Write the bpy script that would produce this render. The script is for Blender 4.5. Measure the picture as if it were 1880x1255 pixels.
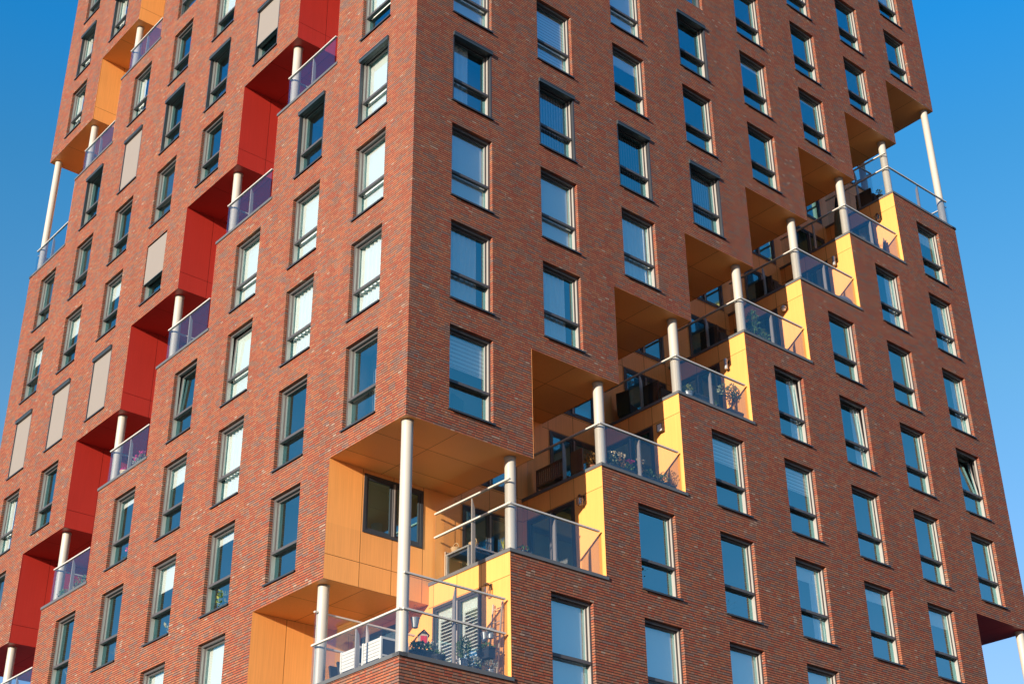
import bpy, math, random
from mathutils import Vector, Matrix
random.seed(7)
scene = bpy.context.scene
for o in list(bpy.data.objects): bpy.data.objects.remove(o)
COL = scene.collection
R = math.radians

# ------------------------------------------------------------------ camera
cam_d = bpy.data.cameras.new('camera'); cam = bpy.data.objects.new('camera', cam_d); COL.objects.link(cam)
cam_d.sensor_width = 36.0
cam_d.lens = 36.0 * 2687.489 / 1880.0
cam_d.clip_start = 0.5; cam_d.clip_end = 4000
yaw, pit, rol = 0.860635542, 0.507402527, -0.0121631591
fd = Vector((math.cos(pit)*math.cos(yaw), math.cos(pit)*math.sin(yaw), math.sin(pit)))
rt = Vector((math.sin(yaw), -math.cos(yaw), 0)); up = rt.cross(fd)
c_, s_ = math.cos(rol), math.sin(rol)
rt2 = c_*rt + s_*up; up2 = -s_*rt + c_*up
cam.matrix_world = Matrix(((rt2.x, up2.x, -fd.x, -17.4296125), (rt2.y, up2.y, -fd.y, -23.9621303),
                           (rt2.z, up2.z, -fd.z, -18.317011), (0, 0, 0, 1)))
scene.camera = cam

# ------------------------------------------------------------------ sky, sun, exposure
SUN = Vector((-1.0, -0.26, 0.168)).normalized()          # direction towards the sun
world = bpy.data.worlds.new('World'); scene.world = world; world.use_nodes = True
wn = world.node_tree; bg = wn.nodes['Background']
sky = wn.nodes.new('ShaderNodeTexSky'); sky.sky_type = 'NISHITA'; sky.sun_disc = False
sky.sun_elevation = math.asin(SUN.z)
sky.sun_rotation = math.atan2(SUN.x, SUN.y)
sky.altitude = 0; sky.air_density = 1.5; sky.dust_density = 0.0; sky.ozone_density = 7.0
# grade of the clear sky: deep azure overhead, paler towards the horizon
tcw = wn.nodes.new('ShaderNodeTexCoord'); spw = wn.nodes.new('ShaderNodeSeparateXYZ'); wn.links.new(tcw.outputs['Generated'], spw.inputs[0])
crw = wn.nodes.new('ShaderNodeValToRGB'); wn.links.new(spw.outputs[2], crw.inputs[0]); ew = crw.color_ramp
for p_, c_w in ((0.0, (0.93, 0.50, 0.45)), (0.27, (0.90, 0.51, 0.47)), (0.44, (0.68, 0.57, 0.46)), (0.57, (0.34, 0.56, 0.51)), (0.64, (0.14, 0.575, 0.60)), (1.0, (0.30, 0.50, 0.57))):
    e_ = ew.elements.new(p_) if p_ not in (0.0, 1.0) else ew.elements[0 if p_ == 0.0 else -1]
    e_.color = c_w + (1,)
wb = wn.nodes.new('ShaderNodeMix'); wb.data_type = 'RGBA'; wb.blend_type = 'MULTIPLY'; wb.inputs[0].default_value = 1.0; wb.clamp_result = False
w2 = wn.nodes.new('ShaderNodeVectorMath'); w2.operation = 'SCALE'; w2.inputs['Scale'].default_value = 2.0
wn.links.new(sky.outputs[0], wb.inputs[6]); wn.links.new(crw.outputs[0], wb.inputs[7]); wn.links.new(wb.outputs[2], w2.inputs[0]); wn.links.new(w2.outputs[0], bg.inputs[0])
bg.inputs[1].default_value = 0.15
sl = bpy.data.lights.new('sun', 'SUN'); so = bpy.data.objects.new('sun', sl); COL.objects.link(so)
sl.energy = 4.5; sl.angle = R(0.5); sl.color = (1.0, 0.86, 0.68)
so.rotation_euler = SUN.to_track_quat('Z', 'Y').to_euler(); so.location = (-60, -30, 40)
scene.view_settings.view_transform = 'Standard'; scene.view_settings.look = 'None'
scene.view_settings.exposure = 1.0; scene.view_settings.gamma = 1.0
scene.render.engine = 'CYCLES'
scene.cycles.transparent_max_bounces = 16; scene.cycles.max_bounces = 8

# ------------------------------------------------------------------ materials
def new_mat(name):
    m = bpy.data.materials.new(name); m.use_nodes = True
    nt = m.node_tree; return m, nt, nt.nodes['Principled BSDF']
def N(nt, t, **kw):
    n = nt.nodes.new(t)
    for k, v in kw.items(): setattr(n, k, v)
    return n
def math_n(nt, op, a, b=None, c=None):
    n = N(nt, 'ShaderNodeMath', operation=op)
    for i, v in enumerate((a, b, c)):
        if v is None: continue
        if isinstance(v, (int, float)): n.inputs[i].default_value = v
        else: nt.links.new(v, n.inputs[i])
    return n.outputs[0]
def mixc(nt, f, a, b, bt='MIX'):
    n = N(nt, 'ShaderNodeMix', data_type='RGBA', blend_type=bt)
    for s, v in ((0, f), (6, a), (7, b)):
        if isinstance(v, (int, float)): n.inputs[s].default_value = v
        elif isinstance(v, tuple): n.inputs[s].default_value = v + (1,)
        else: nt.links.new(v, n.inputs[s])
    return n.outputs[2]
def simple(name, col, rough=0.5, metal=0.0, var=0.0, scale=3.0, spec=0.5):
    m, nt, b = new_mat(name)
    b.inputs['Base Color'].default_value = col + (1,); b.inputs['Roughness'].default_value = rough
    b.inputs['Metallic'].default_value = metal; b.inputs['Specular IOR Level'].default_value = spec
    if var:
        tc = N(nt, 'ShaderNodeTexCoord'); no = N(nt, 'ShaderNodeTexNoise'); no.inputs['Scale'].default_value = scale
        no.inputs['Detail'].default_value = 5
        nt.links.new(tc.outputs['Object'], no.inputs['Vector'])
        f = math_n(nt, 'MULTIPLY_ADD', no.outputs['Fac'], 2*var, 1-var)
        mm = N(nt, 'ShaderNodeVectorMath', operation='SCALE'); mm.inputs[0].default_value = col
        nt.links.new(f, mm.inputs['Scale']); nt.links.new(mm.outputs[0], b.inputs['Base Color'])
    return m
def brick_mat():
    m, nt, b = new_mat('brick')
    g = N(nt, 'ShaderNodeNewGeometry'); sp = N(nt, 'ShaderNodeSeparateXYZ'); nt.links.new(g.outputs['Position'], sp.inputs[0])
    u = math_n(nt, 'ADD', math_n(nt, 'MULTIPLY', sp.outputs[0], 1.0), sp.outputs[1])
    CH, BL = 0.0652, 0.245
    zc = math_n(nt, 'DIVIDE', math_n(nt, 'ADD', sp.outputs[2], 40.0), CH)
    row = math_n(nt, 'FLOOR', zc); fz = math_n(nt, 'SUBTRACT', zc, row)
    w1 = N(nt, 'ShaderNodeTexWhiteNoise', noise_dimensions='1D'); nt.links.new(row, w1.inputs['W'])
    uc = math_n(nt, 'ADD', math_n(nt, 'DIVIDE', math_n(nt, 'ADD', u, 60.0), BL), w1.outputs['Value'])
    ic = math_n(nt, 'FLOOR', uc); fu = math_n(nt, 'SUBTRACT', uc, ic)
    # some bricks are split in two halves: wild bond
    cv = N(nt, 'ShaderNodeCombineXYZ'); nt.links.new(ic, cv.inputs[0]); nt.links.new(row, cv.inputs[1])
    w2 = N(nt, 'ShaderNodeTexWhiteNoise', noise_dimensions='2D'); nt.links.new(cv.outputs[0], w2.inputs['Vector'])
    split = math_n(nt, 'GREATER_THAN', w2.outputs['Value'], 0.72)
    half = math_n(nt, 'MULTIPLY', split, math_n(nt, 'GREATER_THAN', fu, 0.5))
    fu2 = math_n(nt, 'ADD', math_n(nt, 'MULTIPLY', fu, math_n(nt, 'ADD', split, 1.0)), math_n(nt, 'MULTIPLY', half, -1.0))
    cv2 = N(nt, 'ShaderNodeCombineXYZ'); nt.links.new(math_n(nt, 'MULTIPLY_ADD', half, 0.5, ic), cv2.inputs[0]); nt.links.new(row, cv2.inputs[1])
    w3 = N(nt, 'ShaderNodeTexWhiteNoise', noise_dimensions='2D'); nt.links.new(cv2.outputs[0], w3.inputs['Vector'])
    # patches of darker / purple bricks
    cl = N(nt, 'ShaderNodeTexNoise'); cl.inputs['Scale'].default_value = 0.9; cl.inputs['Detail'].default_value = 3
    sc = N(nt, 'ShaderNodeVectorMath', operation='MULTIPLY'); sc.inputs[1].default_value = (1, 1, 2.4)
    nt.links.new(g.outputs['Position'], sc.inputs[0]); nt.links.new(sc.outputs[0], cl.inputs['Vector'])
    t = math_n(nt, 'ADD', w3.outputs['Value'], math_n(nt, 'MULTIPLY_ADD', cl.outputs['Fac'], 0.34, -0.17))
    cr = N(nt, 'ShaderNodeValToRGB'); e = cr.color_ramp; e.interpolation = 'CONSTANT'
    stops = BRICK
    e.elements[0].position = 0; e.elements[0].color = stops[0][1] + (1,)
    e.elements[1].position = stops[1][0]; e.elements[1].color = stops[1][1] + (1,)
    for p, c in stops[2:]:
        el = e.elements.new(p); el.color = c + (1,)
    nt.links.new(t, cr.inputs[0])
    # within-brick mottling
    no = N(nt, 'ShaderNodeTexNoise'); no.inputs['Scale'].default_value = 22; no.inputs['Detail'].default_value = 4
    nt.links.new(g.outputs['Position'], no.inputs['Vector'])
    col = mixc(nt, 1.0, cr.outputs[0], mixc(nt, no.outputs['Fac'], (0.72, 0.72, 0.72), (1.28, 1.26, 1.24)), 'MULTIPLY')
    we = N(nt, 'ShaderNodeTexNoise'); we.inputs['Scale'].default_value = 1.0; we.inputs['Detail'].default_value = 4
    ws = N(nt, 'ShaderNodeVectorMath', operation='MULTIPLY'); ws.inputs[1].default_value = (1.6, 1.6, 0.22)
    nt.links.new(g.outputs['Position'], ws.inputs[0]); nt.links.new(ws.outputs[0], we.inputs['Vector'])
    col = mixc(nt, 1.0, col, mixc(nt, we.outputs['Fac'], (0.80, 0.79, 0.80), (1.20, 1.20, 1.18)), 'MULTIPLY')
    # joints: deep raked bed joints, very thin head joints (some filled pale)
    bed = math_n(nt, 'LESS_THAN', fz, 0.34)
    head = math_n(nt, 'LESS_THAN', fu2, 0.035)
    pale = math_n(nt, 'MULTIPLY', head, math_n(nt, 'GREATER_THAN', w2.outputs['Color'], 0.45))
    col = mixc(nt, head, col, (0.06, 0.04, 0.035))
    col = mixc(nt, pale, col, (0.30, 0.24, 0.19))
    col = mixc(nt, bed, col, (0.035, 0.020, 0.016))
    nt.links.new(col, b.inputs['Base Color'])
    b.inputs['Roughness'].default_value = 0.85; b.inputs['Specular IOR Level'].default_value = 0.25
    hgt = math_n(nt, 'SUBTRACT', 1.0, math_n(nt, 'MAXIMUM', bed, head))
    hgt = math_n(nt, 'ADD', hgt, math_n(nt, 'MULTIPLY', no.outputs['Fac'], 0.25))
    bp = N(nt, 'ShaderNodeBump'); bp.inputs['Strength'].default_value = 0.35; bp.inputs['Distance'].default_value = 0.008
    nt.links.new(hgt, bp.inputs['Height']); nt.links.new(bp.outputs[0], b.inputs['Normal'])
    return m
BRICK = [(0.0, (0.19, 0.112, 0.096)), (0.06, (0.22, 0.112, 0.080)), (0.20, (0.270, 0.090, 0.054)), (0.38, (0.320, 0.104, 0.055)),
         (0.58, (0.285, 0.076, 0.044)), (0.74, (0.325, 0.128, 0.066)), (0.87, (0.255, 0.128, 0.088)), (0.99, (0.33, 0.22, 0.165))]
def wood_mat(name, col, streak=0.16):
    m, nt, b = new_mat(name)
    g = N(nt, 'ShaderNodeNewGeometry')
    sc = N(nt, 'ShaderNodeVectorMath', operation='MULTIPLY'); sc.inputs[1].default_value = (38, 38, 0.8)
    nt.links.new(g.outputs['Position'], sc.inputs[0])
    no = N(nt, 'ShaderNodeTexNoise'); no.inputs['Scale'].default_value = 1.0; no.inputs['Detail'].default_value = 4
    nt.links.new(sc.outputs[0], no.inputs['Vector'])
    n2 = N(nt, 'ShaderNodeTexNoise'); n2.inputs['Scale'].default_value = 0.8; n2.inputs['Detail'].default_value = 2
    nt.links.new(g.outputs['Position'], n2.inputs['Vector'])
    f = math_n(nt, 'ADD', math_n(nt, 'MULTIPLY_ADD', no.outputs['Fac'], 2*streak, 1-streak), math_n(nt, 'MULTIPLY_ADD', n2.outputs['Fac'], 0.16, -0.08))
    f = math_n(nt, 'ADD', f, math_n(nt, 'MULTIPLY_ADD', g.outputs['Random Per Island'], 0.14, -0.07))
    mm = N(nt, 'ShaderNodeVectorMath', operation='SCALE'); mm.inputs[0].default_value = col
    nt.links.new(f, mm.inputs['Scale']); nt.links.new(mm.outputs[0], b.inputs['Base Color'])
    b.inputs['Roughness'].default_value = 0.42; b.inputs['Specular IOR Level'].default_value = 0.4
    return m
def glass_mat(name, tint, ior, rough=0.0, gloss=(1, 1, 1), fixed=None):
    m = bpy.data.materials.new(name); m.use_nodes = True; nt = m.node_tree; nt.nodes.clear()
    out = N(nt, 'ShaderNodeOutputMaterial'); mx = N(nt, 'ShaderNodeMixShader')
    tr = N(nt, 'ShaderNodeBsdfTransparent'); tr.inputs[0].default_value = tint + (1,)
    gl = N(nt, 'ShaderNodeBsdfGlossy'); gl.inputs['Roughness'].default_value = rough; gl.inputs[0].default_value = gloss + (1,)
    lw = N(nt, 'ShaderNodeLayerWeight'); lw.inputs['Blend'].default_value = 0.5      # Schlick, the same from both sides
    f5 = math_n(nt, 'POWER', lw.outputs['Facing'], 5.0); fr = math_n(nt, 'MULTIPLY_ADD', f5, 1-ior, ior)
    nt.links.new(fr, mx.inputs[0]); nt.links.new(tr.outputs[0], mx.inputs[1]); nt.links.new(gl.outputs[0], mx.inputs[2])
    # barely bowed panes: slow distortion of what they mirror
    g = N(nt, 'ShaderNodeTexCoord'); no = N(nt, 'ShaderNodeTexNoise'); no.inputs['Scale'].default_value = 0.7; no.inputs['Detail'].default_value = 0
    bp = N(nt, 'ShaderNodeBump'); bp.inputs['Strength'].default_value = 0.06; bp.inputs['Distance'].default_value = 0.05
    nt.links.new(g.outputs['Object'], no.inputs['Vector']); nt.links.new(no.outputs['Fac'], bp.inputs['Height']); nt.links.new(bp.outputs[0], gl.inputs['Normal'])
    nt.links.new(mx.outputs[0], out.inputs[0]); return m

M = {}
M['brick'] = brick_mat()
M['orange'] = wood_mat('orange_laminate', (0.80, 0.345, 0.098))
M['red'] = wood_mat('red_laminate', (0.43, 0.030, 0.021), 0.12)
M['joint_orange'] = simple('brown_joint', (0.15, 0.055, 0.015), 0.9)
M['joint_red'] = simple('dark_red_joint', (0.10, 0.010, 0.008), 0.9)
M['frame'] = simple('grey_aluminium', (0.075, 0.070, 0.074), 0.42, 0.0, 0.06, 6)
M['jamb'] = simple('pale_aluminium', (0.31, 0.28, 0.262), 0.35, 0.0, 0.05, 6)
M['dark'] = simple('anthracite_metal', (0.035, 0.038, 0.045), 0.4, 0.0, 0.1, 5)
M['coping'] = simple('coping_grey', (0.10, 0.107, 0.115), 0.45, 0.0, 0.12, 4)
M['cassette'] = simple('cassette_slate', (0.035, 0.047, 0.056), 0.4, 0.0, 0.1, 5)
M['column'] = simple('column_paint', (0.43, 0.405, 0.355), 0.42, 0.0, 0.05, 2.5)
M['rail'] = simple('rail_steel', (0.56, 0.53, 0.49), 0.38, 0.1, 0.08, 9)
M['glass'] = glass_mat('window_glass', (0.96, 0.98, 0.98), 0.42, gloss=(0.42, 0.93, 1.0))
M['bglass'] = glass_mat('balustrade_glass', (0.955, 0.96, 0.965), 0.070, gloss=(0.50, 0.85, 1.0))
M['white'] = simple('white_blind', (0.86, 0.86, 0.82), 0.8, 0, 0.03, 2)
M['sheer'] = simple('sheer_curtain', (0.84, 0.85, 0.82), 0.9, 0, 0.08, 3)
M['lilac'] = simple('lilac_slat', (0.36, 0.35, 0.37), 0.85, 0, 0.06, 3)
M['greyslat'] = simple('grey_slat', (0.40, 0.40, 0.40), 0.8, 0, 0.06, 3)
M['screen'] = simple('taupe_screen', (0.215, 0.195, 0.18), 0.85, 0, 0.035, 1.2)
M['room'] = simple('room_plaster', (0.34, 0.33, 0.31), 0.9, 0, 0.05, 1)
M['floor'] = simple('deck_concrete', (0.09, 0.082, 0.075), 0.9, 0, 0.1, 2)
M['roofing'] = simple('roof_felt', (0.08, 0.08, 0.085), 0.9, 0, 0.1, 1)
M['ground'] = simple('shaded_street_paving', (0.036, 0.034, 0.032), 0.9, 0, 0.15, 0.3)  # paving darkened: shade of unbuilt neighbouring buildings put into the colour

# ------------------------------------------------------------------ mesh helpers
class MB:
    def __init__(s): s.v, s.f, s.m, s.mats = [], [], [], []
    def mi(s, mat):
        if mat not in s.mats: s.mats.append(mat)
        return s.mats.index(mat)
    def quad(s, a, b, c, d, mat):
        i = len(s.v); s.v += [tuple(a), tuple(b), tuple(c), tuple(d)]; s.f.append((i, i+1, i+2, i+3)); s.m.append(s.mi(mat))
    def poly(s, pts, mat):
        i = len(s.v); s.v += [tuple(p) for p in pts]; s.f.append(tuple(range(i, i+len(pts)))); s.m.append(s.mi(mat))
    def box(s, x0, x1, y0, y1, z0, z1, mat, skip=''):
        p = [(x, y, z) for x in (x0, x1) for y in (y0, y1) for z in (z0, z1)]
        i = len(s.v); s.v += p; k = s.mi(mat)
        F = {'l': (0, 1, 3, 2), 'r': (4, 6, 7, 5), 'f': (0, 4, 5, 1), 'b': (2, 3, 7, 6), 'd': (0, 2, 6, 4), 'u': (1, 5, 7, 3)}
        for n, q in F.items():
            if n in skip: continue
            s.f.append(tuple(i+j for j in q)); s.m.append(k)
    def tube(s, a, b, r0, mat, r1=None, n=10, cap=True):
        a, b = Vector(a), Vector(b); r1 = r0 if r1 is None else r1
        d = (b-a).normalized(); x = d.orthogonal().normalized(); y = d.cross(x); i = len(s.v); k = s.mi(mat)
        for p, r in ((a, r0), (b, r1)):
            for j in range(n):
                t = 2*math.pi*j/n; s.v.append(tuple(p + x*(r*math.cos(t)) + y*(r*math.sin(t))))
        for j in range(n):
            s.f.append((i+j, i+(j+1) % n, i+n+(j+1) % n, i+n+j)); s.m.append(k)
        if cap:
            s.f.append(tuple(i+n-1-j for j in range(n))); s.m.append(k)
            s.f.append(tuple(i+n+j for j in range(n))); s.m.append(k)
    def lathe(s, prof, mat, c=(0, 0, 0), n=14):
        i = len(s.v); k = s.mi(mat)
        for r, z in prof:
            for j in range(n):
                t = 2*math.pi*j/n; s.v.append((c[0]+r*math.cos(t), c[1]+r*math.sin(t), c[2]+z))
        for q in range(len(prof)-1):
            for j in range(n):
                s.f.append((i+q*n+j, i+q*n+(j+1) % n, i+(q+1)*n+(j+1) % n, i+(q+1)*n+j)); s.m.append(k)
        s.f.append(tuple(i+n-1-j for j in range(n))); s.m.append(k)
        e = i+(len(prof)-1)*n; s.f.append(tuple(e+j for j in range(n))); s.m.append(k)
    def xf(s, mat4, start=0):
        for i in range(start, len(s.v)): s.v[i] = tuple(mat4 @ Vector(s.v[i]))
    def mesh(s, name, smooth=False):
        me = bpy.data.meshes.new(name); me.from_pydata(s.v, [], s.f)
        for mt in s.mats: me.materials.append(M[mt])
        me.polygons.foreach_set('material_index', s.m)
        if smooth:
            me.polygons.foreach_set('use_smooth', [len(f) <= 4 for f in s.f])
        me.update(); return me
    def build(s, name, parent=None, smooth=False):
        return link(name, s.mesh(name, smooth), parent)
def link(name, data, parent=None, loc=None, rot=None):
    o = bpy.data.objects.new(name, data); COL.objects.link(o)
    if parent is not None:
        o.parent = parent
    if loc is not None: o.location = loc
    if rot is not None: o.rotation_euler = rot
    return o
def tag(o, label=None, cat=None, group=None, kind=None):
    if label: o['label'] = label
    if cat: o['category'] = cat
    if group: o['group'] = group
    if kind: o['kind'] = kind
    return o
def thing(name, label, cat, loc=(0, 0, 0), rotz=0, group=None):
    o = bpy.data.objects.new(name, None); COL.objects.link(o); o.location = loc; o.rotation_euler = (0, 0, rotz)
    o.empty_display_size = 0.2
    return tag(o, label, cat, group)

# ------------------------------------------------------------------ ground
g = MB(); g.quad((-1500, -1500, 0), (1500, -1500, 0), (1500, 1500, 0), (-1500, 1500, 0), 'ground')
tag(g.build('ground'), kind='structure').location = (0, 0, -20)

# ------------------------------------------------------------------ the tower
W, B, D, H = 25.08, 3.04, 3.04, 3.0
ZB, ZT = -20.0, 33.0
tower = thing('apartment_tower', 'red brick apartment tower with stepped bands of orange and red recessed balconies', 'apartment tower')
L_ = lambda k: W if k > 7 else B*k
U_ = lambda k: 0.0 if k <= 0 else (W if k > 7 else 0.77+B*k)
P_ = lambda k, n: -9.17+3*k+21*n
S_ = lambda k, n: -3.72+3*k+21*n
SILL, WW, WH, WX = -3.186, 1.338, 2.268, 1.226
# face frames: origin at the left end seen from outside, local x to the right, local y inward
FACES = {'R': ((0, 0), 0.0), 'E': ((W, 0), R(90)), 'N': ((W, W), R(180)), 'L': ((0, W), R(-90))}
def FM(f):
    (x, y), a = FACES[f]; return Matrix.Translation((x, y, 0)) @ Matrix.Rotation(a, 4, 'Z')
HCOL = {('R', 0): 'orange', ('R', -1): 'red', ('R', 1): 'red', ('L', -1): 'orange', ('L', 0): 'red', ('L', 1): 'orange',
        ('E', 1): 'orange', ('E', 0): 'red', ('N', 0): 'orange', ('N', 1): 'red', ('E', -1): 'red', ('N', -1): 'red'}
NS = (-1, 0, 1)
def in_open(k, z):      # column k, height z
    return any(P_(k, n)-0.05 <= z < P_(k, n)+5.3 for n in NS)
def windows(f):         # (column, row) of every ordinary window of a face
    return [(k, r) for k in range(8) for r in range(-5, 11) if not in_open(k, SILL+3*r)]
def win_u(f, k):        # left edge of the opening in face coordinates
    return (WX+B*k) if f in 'RE' else W-(WX+B*(7-k))-WW

def brick_face(f):
    mb = MB(); us, zs = {0.0, W}, {ZB, ZT}; op = []; wins = windows(f)
    for k, r in wins:
        u = win_u(f, k); op.append((u, u+WW, SILL+3*r, SILL+3*r+WH))
    for n in NS:
        for k in range(8):
            p, s = P_(k, n), S_(k, n)
            if k > 0: op.append((L_(k), U_(k), p, s-3))
            op.append((U_(k), L_(k+1), p, s))
    op = [o for o in op if o[3] > ZB and o[2] < ZT]
    for a, b, c, d in op:
        us |= {a, b}; zs |= {max(c, ZB), min(d, ZT)}
    us = sorted(us); zs = sorted(zs)
    us = [u for i, u in enumerate(us) if i == 0 or u-us[i-1] > 1e-4]; zs = [z for i, z in enumerate(zs) if i == 0 or z-zs[i-1] > 1e-4]
    for i in range(len(us)-1):
        uc = (us[i]+us[i+1])/2; run = None
        for j in range(len(zs)-1):
            zc = (zs[j]+zs[j+1])/2
            free = not any(a < uc < b and c < zc < d for a, b, c, d in op)
            if free:
                mb.quad((us[i], 0, zs[j]), (us[i+1], 0, zs[j]), (us[i+1], 0, zs[j+1]), (us[i], 0, zs[j+1]), 'brick')
    dp = 0.10
    for k, r in wins:           # brick reveals
        a = win_u(f, k); b = a+WW; c = SILL+3*r; d = c+WH
        mb.quad((a, 0, c), (a, 0, d), (a, dp+.08, d), (a, dp+.08, c), 'brick')
        mb.quad((b, 0, c), (b, dp+.08, c), (b, dp+.08, d), (b, 0, d), 'brick')
        mb.quad((a, 0, d), (b, 0, d), (b, dp+.08, d), (a, dp+.08, d), 'brick')
        mb.quad((a, 0, c), (a, dp+.08, c), (b, dp+.08, c), (b, 0, c), 'coping')
    mb.xf(FM(f)); mb.build('brick_wall', tower)
for f in 'RENL': brick_face(f)
rf = MB(); rf.quad((0, 0, ZT-.3), (W, 0, ZT-.3), (W, W, ZT-.3), (0, W, ZT-.3), 'roofing'); rf.build('roof', tower)

# ------------------------------------------------------------------ ordinary windows
def frame_meshes():
    d = {}
    h, w = WH, WW/2
    y0, y1 = 0.10, 0.175; fw = 0.055; zt0, zt1 = 0.775, 0.845
    m = MB()                                     # outer frame with transom
    m.box(-w, -w+fw, y0, y1, 0.0, h, 'frame'); m.box(w-fw, w, y0, y1, 0, h, 'frame')
    m.box(-w+fw, w-fw, y0, y1, h-0.075, h, 'frame'); m.box(-w+fw, w-fw, y0, y1, 0.0, 0.05, 'frame')
    m.box(-w+fw, w-fw, y0-.012, y1, zt0, zt1, 'frame')
    d['window'] = m.mesh('window')
    for s in (-1, 1):                            # pale inner jambs
        m = MB(); a, b = sorted((s*(w-fw-.001), s*(w-fw-.006)))
        m.box(a, b, y0+.008, y1+.045, 0.05, zt0, 'jamb'); m.box(a, b, y0+.008, y1-.005, zt0, h-0.075, 'jamb')
        d['jamb%d' % s] = m.mesh('jamb')
    m = MB(); w2 = w-fw-.008                     # opening sash (upper)
    z0, z1 = zt1+.004, h-.079; sw = .042; ya, yb = .178, .235
    m.box(-w2, -w2+sw, ya, yb, z0, z1, 'frame'); m.box(w2-sw, w2, ya, yb, z0, z1, 'frame')
    m.box(-w2+sw, w2-sw, ya, yb, z0, z0+sw, 'frame'); m.box(-w2+sw, w2-sw, ya, yb, z1-sw, z1, 'frame')
    for s in (-1, 1):
        a, b = sorted((s*(w2-sw-.001), s*(w2-sw-.005)))
        m.box(a, b, ya+.008, yb-.002, z0+sw, z1-sw, 'jamb')
    d['sash'] = m.mesh('sash')
    m = MB(); m.quad((-w2+sw, .222, z0+sw), (w2-sw, .222, z0+sw), (w2-sw, .222, z1-sw), (-w2+sw, .222, z1-sw), 'glass')
    d['up'] = m.mesh('glass_pane')
    m = MB(); m.quad((-w2, .215, .05), (w2, .215, .05), (w2, .215, zt0), (-w2, .215, zt0), 'glass')
    d['lo'] = m.mesh('glass_pane')
    m = MB(); m.box(-w-.035, w+.035, -.055, .10, -.022, 0.0, 'dark'); m.box(-w-.035, w+.035, -.055, -.049, -.045, -.022, 'dark')
    d['sill'] = m.mesh('sill')
    m = MB(); m.box(-w+.0, w, -.06, .065, h-.105, h+.02, 'cassette'); m.box(-w+.01, w-.01, -.068, -.06, h-.02, h+.012, 'cassette')
    d['cassette'] = m.mesh('screen_cassette')
    m = MB(); m.box(-w+.002, -w+.04, .0, .085, .0, h-.105, 'dark'); d['guide-1'] = m.mesh('screen_guide')
    m = MB(); m.box(w-.04, w-.002, .0, .085, .0, h-.105, 'dark'); d['guide1'] = m.mesh('screen_guide')
    return d
FMESH = frame_meshes()
iw = WW/2-.02
def blind_mesh(kind, frac=1.0):
    m = MB(); h = WH; z0 = h-.04-(h-.09)*frac; y = .30
    if kind == 'roller':
        m.box(-iw, iw, y, y+.006, z0, h-.02, 'white'); m.box(-iw, iw, y-.008, y+.012, z0-.025, z0, 'white'); nm = 'roller_blind'
    elif kind == 'zebra':
        n = int((h-z0)/.11)
        for i in range(n+1):
            za = max(z0, h-.02-(i+1)*.11); zb = h-.02-i*.11
            m.box(-iw, iw, y, y+.006, za+.025, zb, 'white'); m.box(-iw, iw, y, y+.006, za, za+.025, 'greyslat')
        m.box(-iw, iw, y-.008, y+.012, z0-.03, z0, 'white'); nm = 'striped_blind'
    elif kind == 'venetian':
        z = h-.05
        while z > z0:
            m.quad((-iw, y, z-.018), (iw, y, z-.018), (iw, y+.045, z+.014), (-iw, y+.045, z+.014), 'greyslat'); z -= .055
        nm = 'venetian_blind'
    elif kind == 'vertical':
        n = 13; s = 2*iw/n
        for i in range(n):
            x = -iw+i*s
            m.quad((x, y, .06), (x+s*1.0, y+.022, .06), (x+s*1.0, y+.022, h-.02), (x, y, h-.02), 'lilac')
        nm = 'vertical_blind'
    elif kind == 'taupe':
        n = 13; s = 2*iw/n
        for i in range(n):
            x = -iw+i*s
            m.quad((x, y, .06), (x+s*.96, y+.045, .06), (x+s*.96, y+.045, h-.02), (x, y, h-.02), 'screen')
        nm = 'vertical_blind'
    elif kind in ('curtain', 'drape'):
        rng = random.Random(int(frac*1000)+5); spans = [(-iw, iw*(frac*2-1))] if kind == 'curtain' else [(-iw, -iw*.45), (iw*.35, iw)]
        for a, b in spans:
            n = max(8, int((b-a)/.022)); ph = 0; pts = []
            for i in range(n+1):
                x = a+(b-a)*i/n; ph += .55+rng.random()*.5
                pts.append((x, y+.03*math.sin(ph)))
            for i in range(n):
                m.quad((pts[i][0], pts[i][1], .04), (pts[i+1][0], pts[i+1][1], .04), (pts[i+1][0], pts[i+1][1], h-.02), (pts[i][0], pts[i][1], h-.02), 'sheer')
        nm = 'curtain'
    elif kind == 'screen':
        z0 = WH-.105-(WH-.105)*frac
        m.box(-WW/2+.012, WW/2-.012, .03, .038, z0+.03, WH-.05, 'screen'); m.box(-WW/2+.012, WW/2-.012, .022, .046, z0, z0+.03, 'cassette'); nm = 'sun_screen'
    return nm, m.mesh(nm, smooth=kind in ('curtain', 'drape'))
BCACHE = {}
def blind(kind, frac=1.0):
    if (kind, frac) not in BCACHE: BCACHE[(kind, frac)] = blind_mesh(kind, frac)
    return BCACHE[(kind, frac)]
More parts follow.
